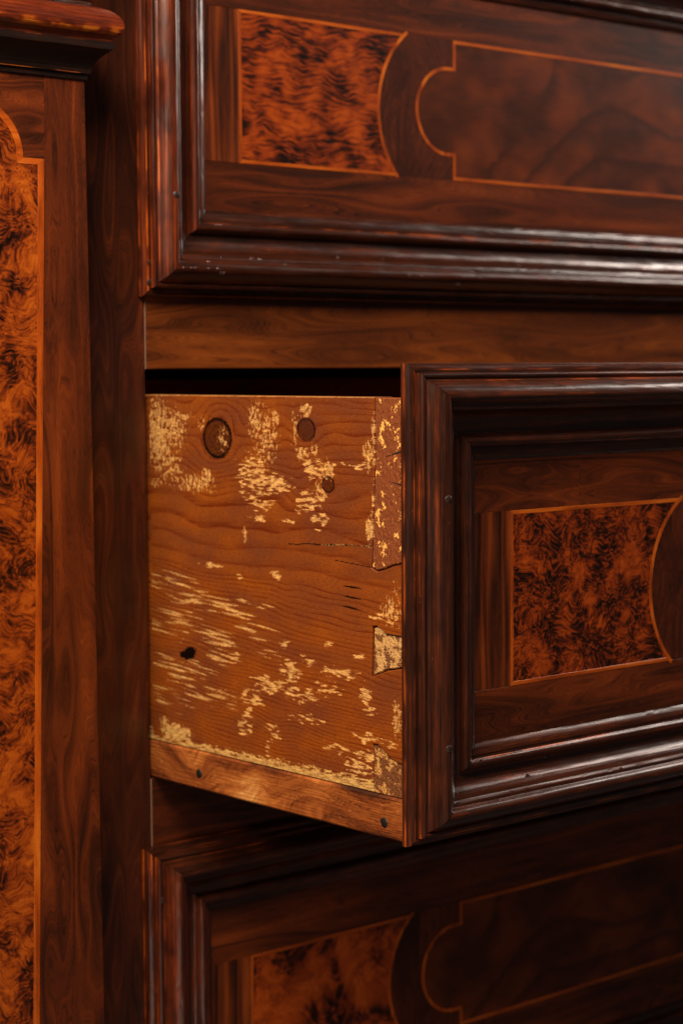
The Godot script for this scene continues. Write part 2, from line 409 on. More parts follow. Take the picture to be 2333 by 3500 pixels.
	surface("ebonised", moulding_texture(97, [[0.81, 0.014, 1.4], [0.21, 0.016, 1.3], [0.955, 0.012, 0.8]], black), 0.42, 0.35)
	# polish rubbed unevenly: patches that shine and patches gone dull
	var rubbed := field(noise_of(93, 0.05, 4), 96, 256, 512, 256)
	for i in rubbed.size():
		rubbed[i] = clampi(int(rubbed[i] * 0.55 + 95.0), 0, 255)
	var patchy := tex(rubbed, 512, 256, Image.FORMAT_L8)
	for k in ["moulding", "moulding_browner", "torus_worn"]:
		M[k].roughness = 0.40
		M[k].roughness_texture = patchy
	var pine := pine_textures()
	var p := surface("pine", pine[0], 0.42, 0.5, pine[1], 0.05)
	p.roughness_texture = pine[2]
	p.roughness = 1.0
	surface("bottom_strip", grain_texture(101, 512, 64, strip, 10.0, 1.5, 0.35), 0.5, 0.4, pores, 0.03)
	surface("pine_plain", grain_texture(103, 512, 128, lut([[0.0, rgb(50, 22, 8)], [0.5, rgb(110, 58, 22)], [1.0, rgb(150, 90, 40)]]), 10.0, 1.0, 0.3), 0.6, 0.4)
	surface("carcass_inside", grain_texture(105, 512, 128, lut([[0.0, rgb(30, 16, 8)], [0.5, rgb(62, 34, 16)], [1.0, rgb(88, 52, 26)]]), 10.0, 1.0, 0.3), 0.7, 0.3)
	surface("pin_brown", flaky_texture(111, 128, 384, Color(0.46, 0.235, 0.115), Color(0.92, 0.68, 0.34), Color(0.55, 0.29, 0.14), 0.36), 0.5, 0.4, grey(112, 0.07, 3, 128, 256, 128, 256), 0.05)
	surface("pin_pale", flaky_texture(115, 192, 192, Color(0.42, 0.24, 0.12), Color(0.76, 0.57, 0.34), Color(0.55, 0.38, 0.2), 0.58), 0.6, 0.4, grey(116, 0.07, 3, 192, 192, 192, 192), 0.05)
	surface("pin_speckled", flaky_texture(121, 192, 192, Color(0.42, 0.23, 0.11), Color(0.76, 0.54, 0.28), Color(0.52, 0.34, 0.17), 0.44), 0.6, 0.4, grey(116, 0.07, 3, 192, 192, 192, 192), 0.05)
	var varnish := plain("varnish", Color(0.2, 0.075, 0.045), 0.08)
	varnish.metallic_specular = 0.7
	plain("iron", Color(0.05, 0.042, 0.036), 0.55)
	plain("plug", Color(0.15, 0.066, 0.04), 0.45)
	plain("dark_gap", Color(0.03, 0.016, 0.01), 0.8)
	plain("joint_filler", Color(0.46, 0.32, 0.24), 0.8)

# ------------------------------------------------------------------ mesh helpers
func start() -> SurfaceTool:
	var st := SurfaceTool.new()
	st.begin(Mesh.PRIMITIVE_TRIANGLES)
	return st

func tri(st: SurfaceTool, p: Array, n: Array, u: Array):
	var g: Vector3 = (p[1] - p[0]).cross(p[2] - p[0])
	var order := [0, 1, 2] if g.dot(n[0] + n[1] + n[2]) < 0.0 else [0, 2, 1]
	for k in order:
		st.set_normal(n[k])
		st.set_uv(u[k])
		st.add_vertex(p[k])

func quad(st: SurfaceTool, p: Array, n: Array, u: Array):
	tri(st, [p[0], p[1], p[2]], [n[0], n[1], n[2]], [u[0], u[1], u[2]])
	tri(st, [p[0], p[2], p[3]], [n[0], n[2], n[3]], [u[0], u[2], u[3]])

func part(called: String, st: SurfaceTool, m: Material, parent: Node) -> MeshInstance3D:
	var o := MeshInstance3D.new()
	o.name = called
	o.mesh = st.commit()
	o.material_override = m
	parent.add_child(o, true)
	return o

# how a flat piece wears its texture: size of one tile (m), whether the grain stands upright, an offset
func planar(q: Vector2, tile: Vector2, upright: bool, off: Vector2) -> Vector2:
	var a := Vector2(q.y, q.x) if upright else q
	return Vector2(a.x / tile.x + off.x, -a.y / tile.y + off.y)

# a flat piece cut to an outline in the x-y plane, its face at z_top, with arrises eased by `ease`
func piece(st: SurfaceTool, outline: PackedVector2Array, z_top: float, thick: float, tile: Vector2, upright := false, off := Vector2.ZERO, ease := 0.00025):
	var poly := outline
	if Geometry2D.is_polygon_clockwise(poly):
		poly.reverse()
	var inner := poly
	var shrunk := Geometry2D.offset_polygon(poly, -ease, Geometry2D.JOIN_MITER)
	var eased := shrunk.size() == 1 and shrunk[0].size() == poly.size()
	if eased:
		inner = shrunk[0]
		if Geometry2D.is_polygon_clockwise(inner):
			inner.reverse()
		var best := 0
		for k in inner.size():
			if inner[k].distance_to(poly[0]) < inner[best].distance_to(poly[0]):
				best = k
		var turned := PackedVector2Array()
		for k in inner.size():
			turned.append(inner[(k + best) % inner.size()])
		inner = turned
	var up := Vector3(0, 0, 1)
	var ids := Geometry2D.triangulate_polygon(inner)
	for k in range(0, ids.size(), 3):
		var p := []
		var u := []
		for j in 3:
			var q := inner[ids[k + j]]
			p.append(Vector3(q.x, q.y, z_top))
			u.append(planar(q, tile, upright, off))
		tri(st, p, [up, up, up], u)
	var n := poly.size()
	for k in n:
		var a := poly[k]
		var b := poly[(k + 1) % n]
		var side := Vector3(b.y - a.y, a.x - b.x, 0).normalized()
		var ua := planar(a, tile, upright, off)
		var ub := planar(b, tile, upright, off)
		var top := z_top
		if eased:
			var ia := inner[k]
			var ib := inner[(k + 1) % n]
			var tilt := (side + up).normalized()
			quad(st, [Vector3(ia.x, ia.y, z_top), Vector3(ib.x, ib.y, z_top), Vector3(b.x, b.y, z_top - ease), Vector3(a.x, a.y, z_top - ease)], [tilt, tilt, tilt, tilt], [ua, ub, ub, ua])
			top = z_top - ease
		quad(st, [Vector3(a.x, a.y, top), Vector3(b.x, b.y, top), Vector3(b.x, b.y, z_top - thick), Vector3(a.x, a.y, z_top - thick)], [side, side, side, side], [ua, ub, ub, ua])

func rect(x0: float, y0: float, x1: float, y1: float) -> PackedVector2Array:
	return PackedVector2Array([Vector2(x0, y0), Vector2(x1, y0), Vector2(x1, y1), Vector2(x0, y1)])

# a board: box with eased edges
func board(called: String, lo: Vector3, hi: Vector3, m: Material, parent: Node, tile := Vector2(0.64, 0.1), upright := false, off := Vector2.ZERO) -> MeshInstance3D:
	var st := start()
	var c := 0.0006
	var size := hi - lo
	for axis in 3:
		for s in [-1.0, 1.0]:
			var n := Vector3.ZERO
			n[axis] = s
			var a := (axis + 1) % 3
			var b := (axis + 2) % 3
			var p := []
			var u := []
			for k in [[0, 0], [1, 0], [1, 1], [0, 1]]:
				var q := Vector3.ZERO
				q[axis] = hi[axis] if s > 0 else lo[axis]
				q[a] = lo[a] + c if k[0] == 0 else hi[a] - c
				q[b] = lo[b] + c if k[1] == 0 else hi[b] - c
				p.append(q)
				var flat := Vector2(q.x, q.y) if axis == 2 else (Vector2(q.z, q.y) if axis == 0 else Vector2(q.x, q.z))
				u.append(planar(flat, tile, upright, off))
			quad(st, p, [n, n, n, n], u)
	# eased edges
	for axis in 3:
		var a := (axis + 1) % 3
		var b := (axis + 2) % 3
		for sa in [0, 1]:
			for sb in [0, 1]:
				var n := Vector3.ZERO
				n[a] = sa * 2.0 - 1.0
				n[b] = sb * 2.0 - 1.0
				n = n.normalized()
				var p := []
				var u := []
				for k in [[0, 0], [1, 0], [1, 1], [0, 1]]:
					var q := Vector3.ZERO
					q[axis] = lo[axis] + c if k[0] == 0 else hi[axis] - c
					var ea: float = hi[a] if sa else lo[a]
					var eb: float = hi[b] if sb else lo[b]
					var ia: float = ea - c * (sa * 2.0 - 1.0)
					var ib: float = eb - c * (sb * 2.0 - 1.0)
					q[a] = ea if k[1] == 0 else ia
					q[b] = ib if k[1] == 0 else eb
					p.append(q)
					u.append(planar(Vector2(q.x + q.z, q.y), tile, upright, off))
				quad(st, p, [n, n, n, n], u)
	return part(called, st, m, parent)

# runs of control points -> [point, normal] pairs with a crease between runs
func smooth_runs(runs: Array, steps := 5) -> Array:
	var out := []
	for run in runs:
		var pts := []
		var n: int = run.size()
		for k in n - 1:
			var a: Vector2 = run[k]
			var b: Vector2 = run[k + 1]
			var pre: Vector2 = run[maxi(k - 1, 0)]
			var post: Vector2 = run[mini(k + 2, n - 1)]
			var m := steps if n > 2 else 1
			for j in m:
				pts.append(a.cubic_interpolate(b, pre, post, j / float(m)) if n > 2 else a)
		pts.append(run[n - 1])
		var line := []
		for k in pts.size():
			var t: Vector2 = pts[mini(k + 1, pts.size() - 1)] - pts[maxi(k - 1, 0)]
			line.append([pts[k], Vector2(-t.y, t.x).normalized()])
		out.append(line)
	return out

# the bolection profile of the drawer mouldings: x = inwards from the outer edge, y = height (mm)
func drawer_profile() -> Array:
	var v := func(a): 
		var r := []
		for k in range(0, a.size(), 2):
			r.append(Vector2(a[k], a[k + 1]))
		return r
	return smooth_runs([
		v.call([0, 0, 0, 2.4, 0.35, 4.4, 1.3, 5.9]), v.call([1.3, 5.9, 3.0, 6.5, 4.9, 6.6]),
		v.call([4.9, 6.6, 5.1, 9.4, 5.6, 10.7, 6.6, 11.2, 7.6, 10.9, 8.2, 10.3]), v.call([8.2, 10.3, 9.4, 12.0]),
		v.call([9.4, 12.0, 11.3, 15.0, 14.0, 17.8, 17.0, 18.9, 19.4, 18.2, 20.9, 16.2]), v.call([20.9, 16.2, 21.3, 15.1, 23.2, 14.7, 24.9, 13.4]),
		v.call([24.9, 13.4, 26.3, 9.8, 28.9, 6.3, 32.4, 3.9, 36.4, 2.9, 38.2, 3.3]), v.call([38.2, 3.3, 39.0, 5.4, 41.0, 7.1, 43.4, 7.0, 45.0, 5.4]),
		v.call([45.0, 5.4, 45.4, 2.6]), v.call([45.4, 2.6, 47.5, 2.7, 50.5, 1.9, 53.0, 0.0])])

# one strip of moulding.  a, b: outer corners; inward: unit vector; scale_in: true width / 53 mm;
# mitre_a/b: how far the end recedes per unit of inward travel
func strip_of(runs: Array, a: Vector3, b: Vector3, inward: Vector3, outward: Vector3, scale_in: float, mitre_a: float, mitre_b: float, wobble: float, seed_of: int, u_off := 0.0, cells := 110) -> SurfaceTool:
	var st := start()
	var nz := noise_of(seed_of, 1.0, 2)
	var along := (b - a).normalized()
	var total := 0.0
	for line in runs:
		for k in line.size() - 1:
			total += (line[k + 1][0] as Vector2).distance_to(line[k][0])
	var v_here := 0.0
	for line in runs:
		var rows := []
		var vs := []
		var ns := []
		for k in line.size():
			var q: Vector2 = line[k][0]
			var nn: Vector2 = line[k][1]
			if k > 0:
				v_here += q.distance_to(line[k - 1][0])
			vs.append(v_here / total)
			ns.append((inward * nn.x / scale_in + outward * nn.y).normalized())
			var row := PackedVector3Array()
			var s := q.x * scale_in * mm
			var from := a + inward * s + along * (s * mitre_a + 0.0002)
			var to := b + inward * s - along * (s * mitre_b + 0.0002)
			for j in cells + 1:
				var p := from.lerp(to, j / float(cells))
				if q.y > 0.01:
					var where := (p - a).dot(along)
					# old hand-planed wood: a slow wave, a quicker ripple, and now and then a dent or a worn mitre
					var lift := wobble * (nz.get_noise_2d(where * 26.0, q.x * 0.12) + 0.11 * nz.get_noise_2d(where * 90.0 + 40.0, q.x * 0.3))
					var dent := nz.get_noise_2d(where * 120.0 + 300.0, q.x * 0.30)
					if dent > 0.56:
						lift -= (dent - 0.56) * 2.6 * (0.4 + wobble)
					if j < 2 or j > cells - 2:
						lift -= 0.18 + 0.25 * absf(nz.get_noise_2d(q.x * 0.8, j * 3.1))
					p += outward * (lift * 0.8 * mm * nn.y) + inward * (lift * mm * nn.x * 0.5)
				row.append(p + outward * (q.y * mm))
			rows.append(row)
		var n_rows := []
		for k in rows.size():
			var r0: PackedVector3Array = rows[maxi(k - 1, 0)]
			var r1: PackedVector3Array = rows[mini(k + 1, rows.size() - 1)]
			var here: PackedVector3Array = rows[k]
			var out := PackedVector3Array()
			for j in cells + 1:
				var n := (r1[j] - r0[j]).cross(here[mini(j + 1, cells)] - here[maxi(j - 1, 0)]).normalized()
				out.append(n if n.dot(ns[k]) > 0.0 else -n)
			n_rows.append(out)
		for k in range(1, rows.size()):
			var p0: PackedVector3Array = rows[k - 1]
			var p1: PackedVector3Array = rows[k]
			var n0: PackedVector3Array = n_rows[k - 1]
			var n1: PackedVector3Array = n_rows[k]
			for j in cells:
				var u0 := (p1[j] - a).dot(along) / 0.64 + u_off
				var u1 := (p1[j + 1] - a).dot(along) / 0.64 + u_off
				quad(st, [p0[j], p0[j + 1], p1[j + 1], p1[j]], [n0[j], n0[j + 1], n1[j + 1], n1[j]], [Vector2(u0, vs[k - 1]), Vector2(u1, vs[k - 1]), Vector2(u1, vs[k]), Vector2(u0, vs[k])])
	return st

func stud(called: String, at: Vector3, facing: Vector3, radius: float, rise: float, m: Material, parent: Node, seed_of: int) -> MeshInstance3D:
	var st := start()
	var side := facing.cross(Vector3.UP).normalized()
	var up := side.cross(facing).normalized()
	var nz := noise_of(seed_of, 1.0, 1)
	var rows := [[1.0, 0.0, 0.9], [0.94, 0.75, 0.7], [0.6, 1.0, 0.25], [0.0, 1.1, 0.0]]
	for r in rows.size() - 1:
		for k in 14:
			var p := []
			var n := []
			for c in [[r, k], [r, k + 1], [r + 1, k + 1], [r + 1, k]]:
				var t: float = TAU * (c[1] % 14) / 14.0
				var rr: float = radius * rows[c[0]][0] * (1.0 + 0.14 * nz.get_noise_2d(cos(t) * 2.0, sin(t) * 2.0))
				var d := side * cos(t) + up * sin(t)
				p.append(at + d * rr + facing * rise * rows[c[0]][1])
				n.append((facing + d * rows[c[0]][2]).normalized())
			quad(st, p, n, [Vector2.ZERO, Vector2.RIGHT, Vector2.ONE, Vector2.DOWN])
	return part(called, st, m, parent)

func arc(c: Vector2, r: float, from: float, to: float, n: int) -> PackedVector2Array:
	var out := PackedVector2Array()
	for k in n + 1:
		out.append(c + Vector2.from_angle(lerpf(from, to, k / float(n))) * r)
	return out

# the outline of a line of inlay: a path given width on its left-hand side
func stroke(path: PackedVector2Array, w: float, closed := false) -> PackedVector2Array:
	var other := PackedVector2Array()
	var n := path.size()
	for k in n:
		var a := path[(k - 1 + n) % n] if closed else path[maxi(k - 1, 0)]
		var b := path[(k + 1) % n] if closed else path[mini(k + 1, n - 1)]
		var d0 := (path[k] - a).normalized() if a != path[k] else (b - path[k]).normalized()
		var d1 := (b - path[k]).normalized() if b != path[k] else d0
		var n0 := Vector2(-d0.y, d0.x)
		var n1 := Vector2(-d1.y, d1.x)
		var m := (n0 + n1)
		m = m.normalized() / maxf(0.45, m.normalized().dot(n0))
		other.append(path[k] + m * w)
	other.reverse()
	var out := path.duplicate()
	out.append_array(other)
	return out

func circle_of(tip: Vector2, mid: Vector2, low: Vector2) -> Array:
	# centre and radius of the circle through three points
	var ax := tip.x - low.x
	var ay := tip.y - low.y
	var bx := mid.x - low.x
	var by := mid.y - low.y
	var d := 2.0 * (ax * by - ay * bx)
	var c := Vector2((by * (ax * ax + ay * ay) - ay * (bx * bx + by * by)) / d, (ax * (bx * bx + by * by) - bx * (ax * ax + ay * ay)) / d)
	return [c + low, c.length()]

func tag(o: Node, label: String, category: String, group := ""):
	o.set_meta("label", label)
	o.set_meta("category", category)
	if group:
		o.set_meta("group", group)

# ------------------------------------------------------------------ the drawer fronts
# s holds the sizes of one drawer front, in metres in the drawer's own frame (front face at z = 0)
func drawer_front(root: Node3D, s: Dictionary):
	var xl: float = s.x0 + s.wl
	var xr: float = s.x1 - s.wl
	var yt: float = s.y1 - s.wt
	var yb: float = s.y0 + s.wb
	var bd := board("front_panel", Vector3(s.x0 + 0.0135, s.y0 + 0.002, -0.018), Vector3(s.x1 - 0.0135, s.y1 - 0.0186, -0.0008), M.pine_plain, root)
	var g := 0.00012
	var sw := 0.0023                                     # width of the boxwood lines
	var off := Vector2(s.seed * 0.37, s.seed * 0.21)
	var tile := Vector2(0.9, 0.075)
	var bl: float = s.bl                                 # left end of the burl field
	var br: float = xl + xr - bl
	var st: SurfaceTool
	# long bands above and below
	var top_band := rect(xl - 0.003, s.st, xr + 0.003, yt + 0.003)
	var low_band := rect(xl - 0.003, yb - 0.003, xr + 0.003, s.sb)
	for k in 2:
		st = start()
		piece(st, [top_band, low_band][k], 0.0, 0.0007, tile, false, off + Vector2(0.41 * k, 0.53 * k), g)
		part("walnut_band", st, M.walnut, bd)
	# crossbanding at both ends
	for k in 2:
		st = start()
		piece(st, rect(xl - 0.003, s.sb + g, bl, s.st - g) if k == 0 else rect(br, s.sb + g, xr + 0.003, s.st - g), 0.0, 0.0007, Vector2(0.25, 0.06), true, Vector2(0.03 * s.seed - s.sb / 0.25, (xl + 0.03) / 0.06 + 0.25) if k == 0 else off, g)
		part("crossband", st, M.crossband, bd)
	var mirror := func(path: PackedVector2Array) -> PackedVector2Array:
		var out := PackedVector2Array()
		for q in path:
			out.append(Vector2(xl + xr - q.x, q.y))
		return out
	var circ := circle_of(s.tip, s.mid, s.low)
	var c: Vector2 = circ[0]
	var r: float = circ[1]
	var t0: float = ((s.tip as Vector2) - c).angle()
	var t1: float = ((s.low as Vector2) - c).angle()
	if t1 < t0:
		t1 += TAU
	var bow := arc(c, r, t0, t1, 22)                       # hollow end of the burl, from the top down
	# cartouche, its left outline from the top down
	var cx: float = s.cx
	var rad: float = (s.step_hi - s.step_lo) * 0.5
	var cc := Vector2(s.car + rad, (s.step_hi + s.step_lo) * 0.5)
	var cart := PackedVector2Array([Vector2(cx, s.st), Vector2(cx, s.step_hi)])
	cart.append_array(arc(cc, rad, PI * 0.5, PI * 1.5, 26))
	cart.append_array([Vector2(cx, s.step_lo), Vector2(cx, s.sb)])
	for k in 2:
		# burl field
		var field_of := PackedVector2Array([Vector2(bl, s.sb), Vector2(bl, s.st)])
		field_of.append_array(bow)
		st = start()
		piece(st, field_of if k == 0 else mirror.call(field_of), 0.0, 0.0007, s.burl_tile, false, s.burl_off + Vector2(0.3 * k, 0.0), g)
		part("burl_field", st, M[s.burl], bd)
		# dark field between the burl and the cartouche
		var back := bow.duplicate()
		back.reverse()
		var dark := cart.duplicate()
		dark.append_array(back)
		st = start()
		piece(st, dark if k == 0 else mirror.call(dark), 0.0, 0.0007, Vector2(0.22, 0.2), true, Vector2(0.04 * s.seed - s.sb / 0.22, 2.0 + 0.02 * s.seed), g)
		part("rosewood_field", st, M.rosewood, bd)
		# stringing: left, top, bottom and bow of the burl, then the cartouche line
		var lines := [
			PackedVector2Array([Vector2(bl, s.st), Vector2(bl, s.sb), Vector2(bl + sw, s.sb + sw), Vector2(bl + sw, s.st - sw)]),
			PackedVector2Array([Vector2(bl, s.st), Vector2(bl + sw, s.st - sw), Vector2(bow[0].x - sw, s.st - sw), bow[0]]),
			PackedVector2Array([Vector2(bl, s.sb), bow[bow.size() - 1], Vector2(bow[bow.size() - 1].x - sw, s.sb + sw), Vector2(bl + sw, s.sb + sw)]),
			stroke(bow, -sw * 1.05), stroke(cart, sw)]
		for j in lines.size():
			st = start()
			piece(st, lines[j] if k == 0 else mirror.call(lines[j]), 0.00012 + 0.00002 * j, 0.0007, Vector2(0.2, 0.02), j in [0, 3, 4], off + Vector2(0.13 * j, 0.2 * j), g)
			part("stringing", st, M.stringing, bd)
	var plate := cart.duplicate()
	var other: PackedVector2Array = mirror.call(cart)
	other.reverse()
	plate.append_array(other)
	st = start()
	piece(st, plate, 0.0, 0.0007, Vector2(0.62, 0.13), false, Vector2(0.02 * s.seed - 0.4, s.st / 0.13 + 0.08), g)
	part("cartouche_field", st, M.figured_walnut, bd)
	for k in 2:
		var line := PackedVector2Array([Vector2(cx, s.st), Vector2(xl + xr - cx, s.st)]) if k == 0 else PackedVector2Array([Vector2(xl + xr - cx, s.sb), Vector2(cx, s.sb)])
		st = start()
		piece(st, stroke(line, -sw), 0.00024, 0.0007, Vector2(0.2, 0.02), false, off + Vector2(0.3, 0.4 * k), g)
		part("stringing", st, M.stringing, bd)
	# the four strips of bolection moulding, mitred
	var runs := drawer_profile()
	var kl: float = s.wl / 0.053
	var kt: float = s.wt / 0.053
	var kb: float = s.wb / 0.053
	var O := Vector3(0, 0, 1)
	var A := Vector3(s.x0, s.y0, 0)
	var B := Vector3(s.x0, s.y1, 0)
	var C := Vector3(s.x1, s.y1, 0)
	var D := Vector3(s.x1, s.y0, 0)
	var w: float = s.wobble
	var m1: Material = M[s.side_wood]
	var left := part("moulding", strip_of(runs, A, B, Vector3.RIGHT, O, kl, s.wb / s.wl, s.wt / s.wl, w, s.seed, 0.1 * s.seed), m1, root)
	part("moulding", strip_of(runs, B, C, Vector3.DOWN, O, kt, s.wl / s.wt, s.wl / s.wt, w, s.seed + 1, 0.23 * s.seed, 260), M.moulding, root)
	var low_strip := part("moulding", strip_of(runs, A, D, Vector3.UP, O, kb, s.wl / s.wb, s.wl / s.wb, w, s.seed + 2, 0.31 * s.seed + 0.4, 260), M.moulding, root)
	part("moulding", strip_of(runs, D, C, Vector3.LEFT, O, kl, s.wb / s.wl, s.wt / s.wl, w, s.seed + 3, 0.17 * s.seed), m1, root)
	for q in s.plugs:
		stud("plug", Vector3(s.x0 + q[0] * kl * mm, q[1], q[2] * mm - 0.0002), Vector3(-0.25, 0, 1).normalized(), 0.0022, 0.00035, M.plug, left, int(q[1] * 1000.0) + 7)
	if s.has("drops"):
		var rng := RandomNumberGenerator.new()
		rng.seed = s.seed * 77
		for k in int(s.drops):
			# drops of varnish added for their tiny glints in the groove and on the ridge
			var pick: Array = [[27.5, 8.0], [21.2, 15.7], [17.0, 18.9], [44.0, 6.6], [24.0, 14.3]][rng.randi() % 5]
			var x: float = s.x0 + kb * pick[0] * mm + 0.004 + pow(rng.randf(), 1.6) * 0.42
			stud("glint_drop", Vector3(x, s.y0 + pick[0] * kb * mm, pick[1] * mm - 0.0001), Vector3(0, 0.45, 1).normalized(), rng.randf_range(0.0004, 0.0009), 0.0005, M.varnish, low_strip, k + 31)
	if s.has("low_plugs"):
		for q in s.low_plugs:
			stud("plug", Vector3(q[0], s.y0 + q[1] * kb * mm, q[2] * mm - 0.0002), Vector3(0, 0.1, 1).normalized(), 0.0021, 0.00035, M.plug, low_strip, int(q[0] * 1000.0) + 9)

func thing(called: String, label: String, category: String, at: Vector3, group := "") -> Node3D:
	var o := Node3D.new()
	o.name = called
	add_child(o, true)
	o.position = at
	tag(o, label, category, group)
	return o

# the box behind a drawer front; z measured back from the front face (negative)
func drawer_box(root: Node3D, y0: float, y1: float, worn: bool):
	var reach := 0.44
	var fz := -0.0075
	if worn:
		# the left side, cut away round the dovetail pins; outline in (z, y), face towards -x
		var pins := [
			PackedVector2Array([Vector2(212.2, -0.3), Vector2(212.6, -33), Vector2(211.0, -62), Vector2(209.3, -93.8), Vector2(213.5, -95.3), Vector2(219, -94), Vector2(226, -91.5), Vector2(239.5, -88.4), Vector2(239.5, -0.3)]),
			PackedVector2Array([Vector2(209.8, -127.6), Vector2(212.5, -127.0), Vector2(216, -128.2), Vector2(219.5, -130.6), Vector2(239.5, -130.9), Vector2(239.5, -146.0), Vector2(222, -149.4), Vector2(208.8, -154.2)]),
			PackedVector2Array([Vector2(209.9, -193.4), Vector2(213, -193.2), Vector2(218, -196), Vector2(224, -199.5), Vector2(239.5, -203.0), Vector2(239.5, -219.6), Vector2(210.2, -219.6)])]
		var outline: Array = [PackedVector2Array([Vector2(-200, 0), Vector2(238.5, 0), Vector2(238.5, -219.8), Vector2(-200, -219.8)])]
		for p in pins:
			var grown := Geometry2D.offset_polygon(p, 0.75, Geometry2D.JOIN_MITER)
			outline = Geometry2D.clip_polygons(outline[0], grown[0])
		var toward := func(poly: PackedVector2Array) -> PackedVector2Array:
			var out := PackedVector2Array()
			for q in poly:
				out.append(q * mm)
			return out
		# pieces are cut in x-y, then turned so that their face looks to -x:  x -> z, y -> y, z -> -x
		var turn := Transform3D(Basis(Vector3(0, 0, 1), Vector3(0, 1, 0), Vector3(-1, 0, 0)), Vector3(0, s_top, -0.240))
		var st := start()
		piece(st, toward.call(outline[0]), 0.0, 0.014, Vector2(0.24, 0.25), false, Vector2.ZERO, 0.0005)
		var side := part("side_board", st, M.pine, root)
		side.transform = turn
		var looks := [M.pin_brown, M.pin_pale, M.pin_speckled]
		var sink := [-0.0002, -0.0011, -0.0006]
		for k in 3:
			st = start()
			piece(st, toward.call(pins[k]), sink[k], 0.012, [Vector2(0.03, 0.1), Vector2(0.034, 0.034), Vector2(0.04, 0.04)][k], false, Vector2(0.2 * k, 0.1), 0.0006)
			part("dovetail_pin", st, looks[k], side)
		# splits in the big pin
		for q in [[221.0, -32.2, 233.0, -29.4, 1.0], [223.5, -45.6, 233.0, -47.4, 0.8]]:
			st = start()
			piece(st, toward.call(PackedVector2Array([Vector2(q[0], q[1]), Vector2(q[2], q[3] - q[4] * 0.4), Vector2(q[2], q[3] + q[4] * 0.6)])), 0.00002, 0.0002, Vector2(0.05, 0.05), false, Vector2.ZERO, 0.00001)
			part("split", st, M.dark_gap, side)
		# the strip along the foot of the side
		st = start()
		piece(st, toward.call(PackedVector2Array([Vector2(-200, -220.2), Vector2(238.5, -220.2), Vector2(238.5, -244.0), Vector2(-200, -244.0)])), 0.0009, 0.016, Vector2(0.24, 0.05), false, Vector2(0.1, 0.35), 0.0011)
		var strip := part("bottom_strip", st, M.bottom_strip, root)
		strip.transform = turn
		for q in [[49.0, -234.2], [219.3, -235.2]]:
			stud("nail", Vector3(q[0] * mm, q[1] * mm, 0.0005), Vector3(0, 0, 1), 0.0031, 0.0007, M.iron, strip, int(q[0]))
	else:
		board("side_board", Vector3(0.0, y0, -reach), Vector3(0.014, y1, fz), M.pine_plain, root, Vector2(0.64, 0.2))
	board("side_board", Vector3(WHOLE - 0.017, y0, -reach), Vector3(WHOLE - 0.003, y1, fz), M.pine_plain, root, Vector2(0.64, 0.2))
	board("back_board", Vector3(0.0145, y0 + 0.012, -reach), Vector3(WHOLE - 0.0175, y1 + (0.0085 if worn else -0.008), -reach + 0.012), M.pine_plain, root)
	board("bottom_board", Vector3(0.0145, y0 + 0.002, -reach + 0.0125), Vector3(WHOLE - 0.0175, y0 + 0.011, -0.0185), M.pine_plain, root)

var s_top := -0.0012     # top of the pine side

